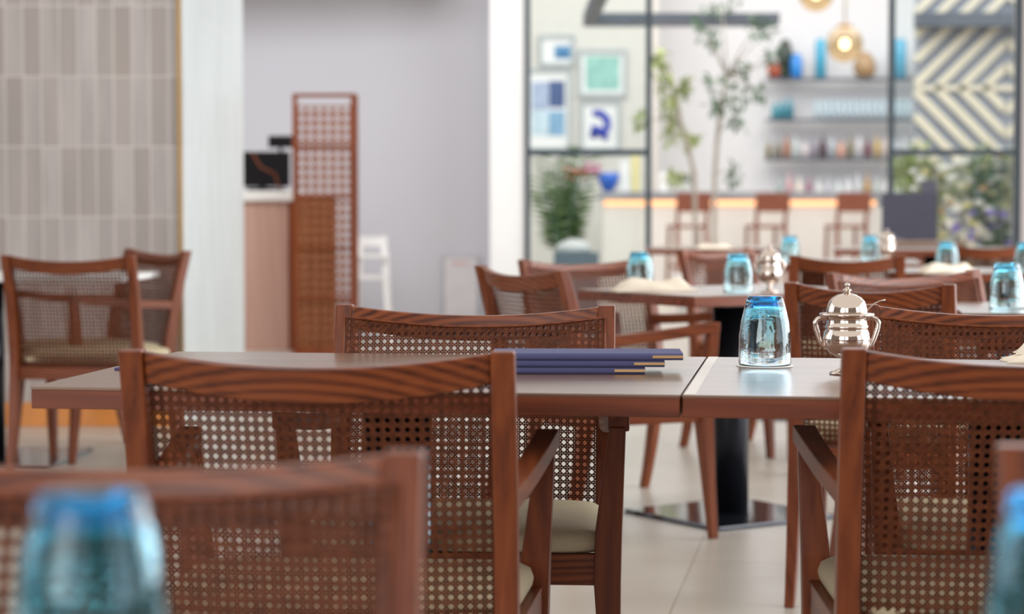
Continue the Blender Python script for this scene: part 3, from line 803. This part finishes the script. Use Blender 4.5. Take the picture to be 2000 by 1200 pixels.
# shelves and bottles
YS = 27.6
xsl, xsr = PX(1497, YS), PX(1822, YS)
def prof_bottle(r, h, neck=.32, nr=.3):
    return [(0, 0), (r, 0), (r, h*(1-neck)-r*.6), (r*.8, h*(1-neck)), (r*nr, h*(1-neck)+r*.7), (r*nr, h), (0, h)]
def prof_cup(r, h): return [(0, 0), (r*.8, 0), (r, h*.3), (r, h), (r*.93, h), (r*.9, h*.3), (0, h*.12)]
def solid(c, rough=.2): return plain('glaze_%d' % len(bpy.data.materials), rgb(*c), rough, coat=.4, var=.08)
shelf_z = {}
for nm, py in (('top', 152), ('second', 232), ('third', 309)):
    z = PZ(py, YS); shelf_z[nm] = z
    s_ = MB().box(((xsl+xsr)/2, YS+.12, z-.015), (xsr-xsl, .28, .03)).build('wall_shelf', SLATE, bevel=.003)
    tag(s_, {'top': 'uppermost dark wall shelf holding coloured vases', 'second': 'second dark wall shelf holding a row of blue glasses', 'third': 'third dark wall shelf down, crowded with bottles'}[nm], 'shelf', 'dark shelves behind the bar')
def item(name, px, sh, prof, mat, label, cat, group=None, dy=0.06, z=None, seg=16):
    x = PX(px, YS+dy); o = MB().lathe(prof, seg=seg).build(name, mat, loc=(x, YS+dy, (shelf_z[sh] if z is None else z)+.0005))
    return tag(o, label, cat, group)
cB = (30, 130, 220)
item('vase', 1509, 'top', [(0, 0), (.05, 0), (.085, .06), (.085, .13), (.05, .18), (.03, .2), (0, .2)], solid((190, 70, 30)), 'round red orange vase at the left end of the top shelf', 'vase')
item('vase', 1531, 'top', [(0, 0), (.06, 0), (.09, .15), (.10, .32), (.07, .45), (.04, .5), (0, .5)], solid((40, 56, 44)), 'tall dark green vase on the top shelf', 'vase', dy=.2)
item('vase', 1553, 'top', [(0, 0), (.07, 0), (.08, .1), (.078, .24), (.05, .3), (.03, .31), (0, .31)], solid((40, 140, 225)), 'vivid blue short vase on the top shelf', 'vase')
item('vase', 1600, 'top', [(0, 0), (.075, 0), (.07, .3), (.075, .44), (.05, .5), (0, .5)], solid((80, 180, 215)), 'tall sky blue vase on the top shelf left of the globe lamp', 'vase')
item('jug', 1686, 'top', [(0, 0), (.08, 0), (.145, .08), (.15, .18), (.1, .28), (.05, .33), (0, .33)], solid((176, 144, 104)), 'round amber brown jug on the top shelf behind the globe lamp', 'jug')
item('vase', 1754, 'top', [(0, 0), (.09, 0), (.085, .3), (.09, .44), (.06, .5), (0, .5)], solid((110, 190, 225)), 'pale blue cylinder vase seen through the right glass pane', 'vase')
item('vase', 1802, 'top', [(0, 0), (.06, 0), (.14, .1), (.155, .2), (.11, .32), (.04, .36), (0, .36)], solid((246, 246, 246)), 'round white vase at the right end of the top shelf', 'vase')
CUPM = plain('pale_blue_glass', rgb(192, 216, 226), .1, var=.2, coat=.5)
CUPT = plain('teal_glass', rgb(84, 158, 176), .1, var=.2, coat=.5)
cup = None
for k in range(16):
    px = 1592 + k*12.0
    if cup is None: cup = item('drinking_glass', px, 'second', prof_cup(.028, .24), CUPM, '', 'drinking glass')
    else:
        c_ = cup.copy(); col.objects.link(c_); c_.location.x = PX(px, YS+.06)
    oo = cup if k == 0 else c_
    tag(oo, 'tall pale blue glass in the row along the second shelf', 'drinking glass', 'row of pale blue glasses on the second shelf')
for k, (px, h) in enumerate(((1512, .20), (1526, .24), (1541, .27))):
    item('bottle', px, 'second', prof_bottle(.05, h, .25, .5), CUPT, ('short', 'middle', 'tallest')[k] + ' teal bottle at the left end of the second shelf', 'bottle', dy=.04+.06*k)
item('jar', 1800, 'second', prof_cup(.07, .26), plain('ice_glass', rgb(186, 222, 236), .1), 'wide ice blue jar at the right end of the second shelf', 'jar')
cols3 = [((140, 126, 84), 'olive'), ((120, 110, 90), 'grey brown'), ((176, 120, 86), 'copper'), ((210, 222, 222), 'clear'), ((236, 226, 226), 'white'), ((170, 160, 176), 'mauve'), ((80, 52, 66), 'dark plum'), ((206, 214, 222), 'pale grey'), ((226, 170, 150), 'peach'), ((150, 140, 110), 'khaki'), ((238, 236, 240), 'milk white'), ((120, 60, 80), 'wine red'), ((222, 190, 110), 'golden yellow'), ((236, 220, 214), 'cream'), ((216, 220, 230), 'silver grey'), ((242, 242, 244), 'bright white'), ((200, 210, 220), 'icy')]
for k, (c_, nm) in enumerate(cols3):
    px = 1500 + k*17.6; h = random.uniform(.22, .34)
    item('bottle', px, 'third', prof_bottle(random.uniform(.038, .052), h), solid(c_), nm + ' bottle standing on the crowded third shelf', 'bottle', 'bottles on the third shelf', dy=random.choice((.04, .12)))
# back bar cabinet and its bottles
rt = empty('back_bar', ((xsl+xsr)/2, YS-.05, 0), 0, 'low pale cabinet standing behind the bar under the shelves', 'cabinet')
MB().box((0, 0, .48), (xsr-xsl, .5, .96)).build('body', PANEL, rt); MB().box((0, 0, .975), (xsr-xsl+.02, .54, .03)).build('worktop', MARBLE, rt)
cols4 = [((150, 168, 166), 'sea grey'), ((206, 160, 166), 'rose'), ((232, 222, 210), 'ivory'), ((160, 110, 130), 'plum'), ((226, 226, 226), 'chalk white'), ((206, 206, 216), 'pearl grey'), ((220, 232, 232), 'frosted'), ((230, 230, 234), 'snow white'), ((214, 216, 220), 'light grey'), ((190, 150, 90), 'amber'), ((196, 206, 200), 'mint grey'), ((238, 238, 238), 'clear white'), ((222, 226, 218), 'pale green')]
for k, (c_, nm) in enumerate(cols4):
    item('bottle', 1522 + k*19, 'x', prof_bottle(random.uniform(.042, .055), random.uniform(.3, .42)), solid(c_), nm + ' bottle on the low cabinet behind the bar', 'bottle', 'bottles on the low back cabinet', z=.99, dy=-.16)

# pendant globes
def pendant(px, py, d, r, label, cord=True):
    c_ = P(px, py, d); rt = empty('pendant_lamp', (c_.x, c_.y, c_.z), 0, label, 'lamp', 'amber glass globe pendant lamps')
    pr = []
    for k in range(17):
        a = -PI/2 + (PI*.94)*k/16; pr.append((r*math.cos(a), r*math.sin(a)))
    pi_ = [((x)*.96, z*.96) for x, z in pr[::-1]]
    m = MB(); m.lathe(pr, seg=28); m.build('glass_globe', AMBER, rt)
    MB().lathe([(0, r*.90), (r*.42, r*.92), (r*.36, r*1.05), (0, r*1.1)], seg=20).build('brass_cap', plain('brass_cap', rgb(176, 128, 66), .3, .7), rt)
    MB().lathe([(0, -.055), (.035, -.04), (.05, 0), (.035, .04), (0, .055)], seg=16).build('bulb', BULB, rt)
    MB().tube([(0, 0, r*1.05), (0, 0, 5.6-c_.z)], .012, 8).build('cord', plain('cream_cord', rgb(214, 204, 184), .7), rt)
pendant(1650, 86, 22.5, .19, 'amber glass globe lamp hanging in the middle of the bar opening')
pendant(1594, -12, 22.0, .18, 'globe lamp cut by the top edge above the bar shelves')

# pictures
def frame_pic(px0, px1, py0, py1, label, paint, matw=.05):
    d = 26.5; xl, xr = PX(px0, d), PX(px1, d); z0, z1 = PZ(py1, d), PZ(py0, d); w_, h_ = xr-xl, z1-z0
    rt = empty('framed_picture', ((xl+xr)/2, d, (z0+z1)/2), 0, label, 'picture')
    m = MB(); t_ = .045
    for sx in (-1, 1): m.box((sx*(w_/2-t_/2), -.02, 0), (t_, .04, h_))
    for sz in (-1, 1): m.box((0, -.02, sz*(h_/2-t_/2)), (w_-2*t_, .04, t_))
    m.build('picture_frame', plain('silver_grey_frame', rgb(176, 182, 184), .5), rt)
    MB().box((0, -.008, 0), (w_-2*t_, .016, h_-2*t_)).build('mount', WHITE, rt)
    paint(rt, w_, h_)
def flat(rt, x, z, w_, h_, c_, nm='print', y=-.018):
    MB().box((x, y, z), (w_, .004, h_)).build(nm, plain('ink_%d' % len(bpy.data.materials), rgb(*c_), .7, var=.15, scale=9), rt)
frame_pic(1052, 1122, 68, 130, 'small framed print with a blue rectangle, top left of the picture wall', lambda r, w_, h_: (flat(r, .07, -.02, .20, .16, (96, 144, 184)), flat(r, .07, -.05, .12, .07, (60, 112, 160), y=-.021)))
frame_pic(1128, 1224, 96, 190, 'framed pale teal square print', lambda r, w_, h_: flat(r, 0, 0, w_*.68, h_*.70, (150, 198, 188)))
def quad_art(r, w_, h_):
    flat(r, -w_*.18, h_*.17, w_*.36, h_*.34, (168, 182, 208)); flat(r, w_*.18, h_*.19, w_*.34, h_*.32, (78, 96, 140))
    flat(r, -w_*.18, -h_*.16, w_*.36, h_*.30, (196, 216, 228)); flat(r, w_*.18, -h_*.16, w_*.34, h_*.30, (132, 172, 204))
frame_pic(1026, 1116, 134, 296, 'tall framed print of four blue rectangles', quad_art)
def blob_art(r, w_, h_):
    m = MB(); pts = [(-.10, .16), (.0, .15), (.08, .08), (.09, -.02), (.04, -.10), (.08, -.17)]
    m.tube([(x, -.021, z) for x, z in pts], [.035, .05, .05, .045, .045, .04], 8)
    m.tube([(-.08, -.15, ), ] and [(-.09, -.021, -.15), (-.07, -.021, -.02), (.0, -.021, -.06), (.03, -.021, -.13)], [.045, .05, .055, .05], 8)
    for v in m.v: v.y = -.020 + (v.y+.021)*.05
    m.build('print', plain('cobalt_ink', rgb(54, 70, 176), .7), r)
frame_pic(1132, 1212, 196, 296, 'framed print with an abstract cobalt blue curved shape', blob_art)

# ------------------------------------------------------------------ plants
def leaf(m, p, dirv, L, wd, up=Vector((0, 0, 1))):
    dirv = dirv.normalized(); side = dirv.cross(up)
    if side.length < .1: side = dirv.orthogonal()
    side.normalize(); nrm = side.cross(dirv)
    a = p; b = p + dirv*L*.45 + side*wd/2 + nrm*L*.06; c = p + dirv*L - nrm*L*.10; e = p + dirv*L*.45 - side*wd/2 + nrm*L*.06
    m.quad(a, b, c, e)
def rv(): 
    v = Vector((random.gauss(0, 1), random.gauss(0, 1), random.gauss(0, 1))); return v.normalized()
def foliage(blobs, n, L, wd):
    m = MB()
    for (c_, r) in blobs:
        c_ = Vector(c_)
        for _ in range(int(n)):
            v = rv(); p = c_ + Vector((v.x*r[0], v.y*r[1], v.z*r[2]))*random.random()**.4
            leaf(m, p, (rv()+v*.5), L*random.uniform(.6, 1.2), wd*random.uniform(.7, 1.2))
    return m
# two slender trees behind the opening
d = 20.0
def tree(base_px, d, path, blobs, label, n=42, mat=LEAF):
    bx = PX(base_px, d); rt = empty('indoor_tree', (bx, d, 0), 0, label, 'tree')
    pl = empty_pot = MB().lathe([(0, 0), (.16, 0), (.2, .34), (.18, .34), (.17, .28), (0, .28)], seg=20); pl.build('plant_pot', WHITE, rt)
    pts = [(0, 0, .28)] + [tuple(P(x, y, d) - Vector((bx, d, 0))) for x, y in path]
    br = MB(); br.tube(pts, [.022]*(len(pts)-1)+[.012], 8); bl = []
    for (x, y, rx, rz_) in blobs:
        q = P(x, y, d + random.uniform(-.25, .25)) - Vector((bx, d, 0)); s_ = d/F
        near = min(pts, key=lambda p: (Vector(p)-q).length)
        br.tube([near, tuple((Vector(near)+q)/2 + Vector((0, 0, .03))), tuple(q)], [.010, .007, .004], 6)
        bl.append((q, (rx*s_, rx*s_, rz_*s_)))
    br.build('trunk', BARK, rt)
    foliage(bl, n, .11, .05).build('leaves', mat, rt, normals=False)
tree(1358, 20.0, [(1358, 440), (1356, 340), (1345, 290), (1330, 240), (1318, 190), (1310, 140)], [(1285, 150, 20, 34), (1312, 180, 22, 30), (1308, 215, 16, 22), (1312, 262, 18, 20), (1350, 275, 16, 14), (1252, 238, 16, 12), (1338, 170, 14, 18), (1290, 120, 10, 18), (1318, 352, 14, 10)], 'slim leafy indoor tree with bent trunk beside the left mullion', 40, LEAF_OLIVE)
tree(1395, 20.6, [(1395, 440), (1396, 340), (1402, 260), (1410, 200), (1420, 150)], [(1395, 165, 20, 18), (1430, 185, 26, 20), (1442, 236, 16, 16), (1405, 208, 18, 10), (1452, 140, 14, 12), (1480, 180, 18, 8), (1365, 50, 12, 30), (1392, 78, 8, 18), (1475, 55, 14, 26), (1510, 120, 12, 26), (1410, 15, 40, 14), (1500, 60, 12, 14), (1432, 342, 12, 18)], 'slim leafy indoor tree with straight trunk in the middle of the opening', 26, LEAF_DARK)
# broad plant behind left pane
def big_plant(px, d, label):
    bx = PX(px, d); rt = empty('potted_plant', (bx, d, 0), 0, label, 'plant')
    MB().lathe([(0, 0), (.17, 0), (.22, .45), (.2, .45), (.18, .38), (0, .38)], seg=24).build('plant_pot', plain('terracotta_grey', rgb(160, 140, 120), .8), rt)
    st = MB(); lf = MB()
    for k in range(13):
        a = random.uniform(-.2, 2.0) if k % 3 else random.uniform(0, 6.28); L = random.uniform(.5, 1.12)
        tip = Vector((math.cos(a)*.38*random.uniform(.3, 1.2), math.sin(a)*.25, .42+L))
        mid_ = Vector((tip.x*.35, tip.y*.35, .42+L*.6))
        st.tube([(0, 0, .38), tuple(mid_), tuple(tip)], [.012, .008, .005], 6)
        for q in range(9):
            t = .35 + .65*q/8; p = mid_.lerp(tip, max(0, (t-.5)*2)) if t > .5 else Vector((0, 0, .38)).lerp(mid_, t*2)
            for sg in (-1, 1): leaf(lf, p, Vector((sg*.9+tip.x, random.uniform(-.4, .4), .35)), .19, .06)
    st.build('stems', LEAF_DARK, rt); lf.build('leaves', LEAF, rt, normals=False)
big_plant(1098, 16.9, 'leafy green potted plant behind the left glass pane')
# grey planter box with white stones
d = 16.2; xl, xr = PX(1082, d), PX(1168, d); zt3 = PZ(492, d)
rt = empty('planter_box', ((xl+xr)/2, d, 0), 0, 'dark grey box planter with a white cushion on it, behind the left pane', 'planter')
MB().box((0, 0, zt3/2), (xr-xl, .3, zt3)).build('box', plain('slate_box', rgb(108, 122, 132), .6), rt, bevel=.004)
MB().lathe([(0, 0), (.12, 0), (.14, .03), (.10, .07), (.04, .09), (0, .095)], seg=20).build('white_cushion', WHITE, rt, loc=(-.02, 0, zt3))

# flowering planter right
def flower_planter():
    d = 17.2; xl, xr = PX(1745, d), PX(2070, d); rt = empty('flower_planter', ((xl+xr)/2, d, 0), 0, 'wild flowering shrubs with white, orange and purple blooms in a low planter at right', 'plant')
    MB().box((0, 0, .22), (xr-xl, .55, .44)).build('planter_trough', plain('planter_wood', rgb(150, 130, 116), .7), rt, bevel=.01)
    bl = []
    for k in range(34):
        bl.append(((random.uniform(-.62, .62), random.uniform(-.22, .22), random.uniform(.5, 1.35)), (.14, .12, .12)))
    a = bl[:17]; b = bl[17:]
    foliage(a, 60, .11, .05).build('leaves', LEAF_OLIVE, rt, normals=False)
    foliage(b, 50, .11, .05).build('leaves', LEAF_DARK, rt, normals=False)
    st = MB()
    for k in range(40):
        x, y = random.uniform(-.6, .6), random.uniform(-.2, .2); st.tube([(x, y, .42), (x*1.05+random.uniform(-.05, .05), y, .9), (x*1.1+random.uniform(-.1, .1), y*1.2, random.uniform(1.1, 1.4))], [.006, .005, .003], 5)
    st.build('stems', BARK, rt)
    for nm, c_, n in (('white_blossoms', (240, 238, 230), 110), ('orange_blossoms', (234, 186, 130), 16), ('purple_blossoms', (150, 130, 214), 20), ('yellow_blossoms', (226, 214, 150), 50)):
        m = MB()
        for k in range(n):
            c0 = Vector((random.uniform(-.64, .64), random.uniform(-.3, .1), random.uniform(.48, 1.42)))
            if nm == 'purple_blossoms': c0.x = random.uniform(-.25, .35); c0.z = random.uniform(.6, .95)
            r = random.uniform(.022, .052)
            m.lathe([(0, -r*.6), (r*.8, -r*.2), (r, r*.2), (r*.5, r*.55), (0, r*.6)], c=c0, seg=8)
        m.build(nm, plain(nm, rgb(*c_), .7), rt)
flower_planter()
# dark board / stand
d = 15.0; xl, xr = PX(1722, d), PX(1830, d); zt4 = PZ(377, d); zb4 = PZ(468, d)
rt = empty('menu_stand', ((xl+xr)/2, d, 0), 0, 'dark slate screen board on a stand before the right glass pane', 'board')
MB().box((0, 0, (zt4+zb4)/2), (xr-xl, .04, zt4-zb4)).build('board', plain('charcoal_board', rgb(66, 66, 82), .6, var=.03), rt, bevel=.004)
MB().box(((xr-xl)/2-.055, .03, zt4+.045), (.11, .03, .09)).build('top_clip', plain('charcoal_clip', rgb(84, 84, 98), .6), rt)
MB().box((0, .02, zb4/2), (.06, .04, zb4)).build('post', BLACK, rt); MB().box((0, 0.02, .01), (.4, .3, .02)).build('foot', BLACK, rt)
# low wooden sideboard below it
d = 14.3; xl, xr = PX(1735, d), PX(1870, d); zt5 = PZ(470, d)
rt = empty('sideboard', ((xl+xr)/2, d, 0), 0, 'low brown wooden sideboard under the dark board', 'sideboard')
MB().box((0, 0, (zt5-.03)/2+.04), (xr-xl-.02, .36, zt5-.11)).build('body', WX, rt, bevel=.004)
MB().box((0, 0, zt5-.015), (xr-xl, .4, .03)).build('sideboard_top', TOP, rt, bevel=.003)
for sx in (-1, 1): MB().box((sx*((xr-xl)/2-.04), 0, .035), (.04, .3, .07)).build('foot', WZ, rt)

# things on the left end of the bar
zb = zc1 + .0305
def on_bar(name, px, prof, mat, label, cat, seg=16, d=25.15, group=None):
    return tag(MB().lathe(prof, seg=seg).build(name, mat, loc=(PX(px, d), d, zb)), label, cat, group)
rt = empty('flower_vase', (PX(1138, 25.3), 25.3, zb), 0, 'white vase of red and pink flowers at the left end of the bar', 'flowers')
MB().lathe([(0, 0), (.06, 0), (.09, .08), (.06, .16), (0, .16)], seg=16).build('vase', WHITE, rt)
m = MB()
for k in range(14): 
    c0 = Vector((random.uniform(-.22, .06), random.uniform(-.08, .08), random.uniform(.12, .26))); m.lathe([(0, -.03), (.04, -.01), (.045, .01), (0, .035)], c=c0, seg=8)
m.build('red_blooms', plain('red_bloom', rgb(206, 92, 76), .7), rt)
m = MB()
for k in range(14): 
    c0 = Vector((random.uniform(-.08, .18), random.uniform(-.08, .08), random.uniform(.16, .32))); m.lathe([(0, -.03), (.04, -.01), (.045, .01), (0, .035)], c=c0, seg=8)
m.build('pink_blooms', plain('pink_bloom', rgb(224, 160, 186), .7), rt)
st = MB()
for k in range(8): st.tube([(0, 0, .1), (random.uniform(-.15, .15), random.uniform(-.05, .05), .24)], .005, 5)
st.build('stems', LEAF_DARK, rt)
on_bar('bowl', 1188, [(0, 0), (.06, 0), (.12, .12), (.13, .22), (.11, .22), (.05, .04), (0, .04)], solid((30, 96, 200)), 'cobalt blue bowl on the left part of the bar', 'bowl')
def block(name, px, w_, h_, dep, c_, label, cat, d=25.2):
    o = MB().box((0, 0, h_/2), (w_, dep, h_)).build(name, solid(c_, .6), bevel=.004, loc=(PX(px, d), d, zb)); return tag(o, label, cat)
block('box', 1221, .13, .36, .14, (240, 240, 240), 'tall white box standing on the bar beside the blue bowl', 'box')
block('book', 1240, .09, .42, .2, (232, 220, 160), 'pale yellow upright book on the bar by the mullion', 'book')
block('napkin_holder', 1297, .12, .22, .12, (244, 244, 244), 'white napkin holder on the bar just right of the mullion', 'holder')
rt = empty('small_plant', (PX(1336, 25.15), 25.15, zb), 0, 'small dark green pot plant on the bar', 'plant')
MB().lathe([(0, 0), (.04, 0), (.05, .07), (0, .07)], seg=12).build('pot', WHITE, rt)
foliage([((0, 0, .13), (.09, .07, .07))], 50, .08, .04).build('leaves', LEAF_DARK, rt, normals=False)
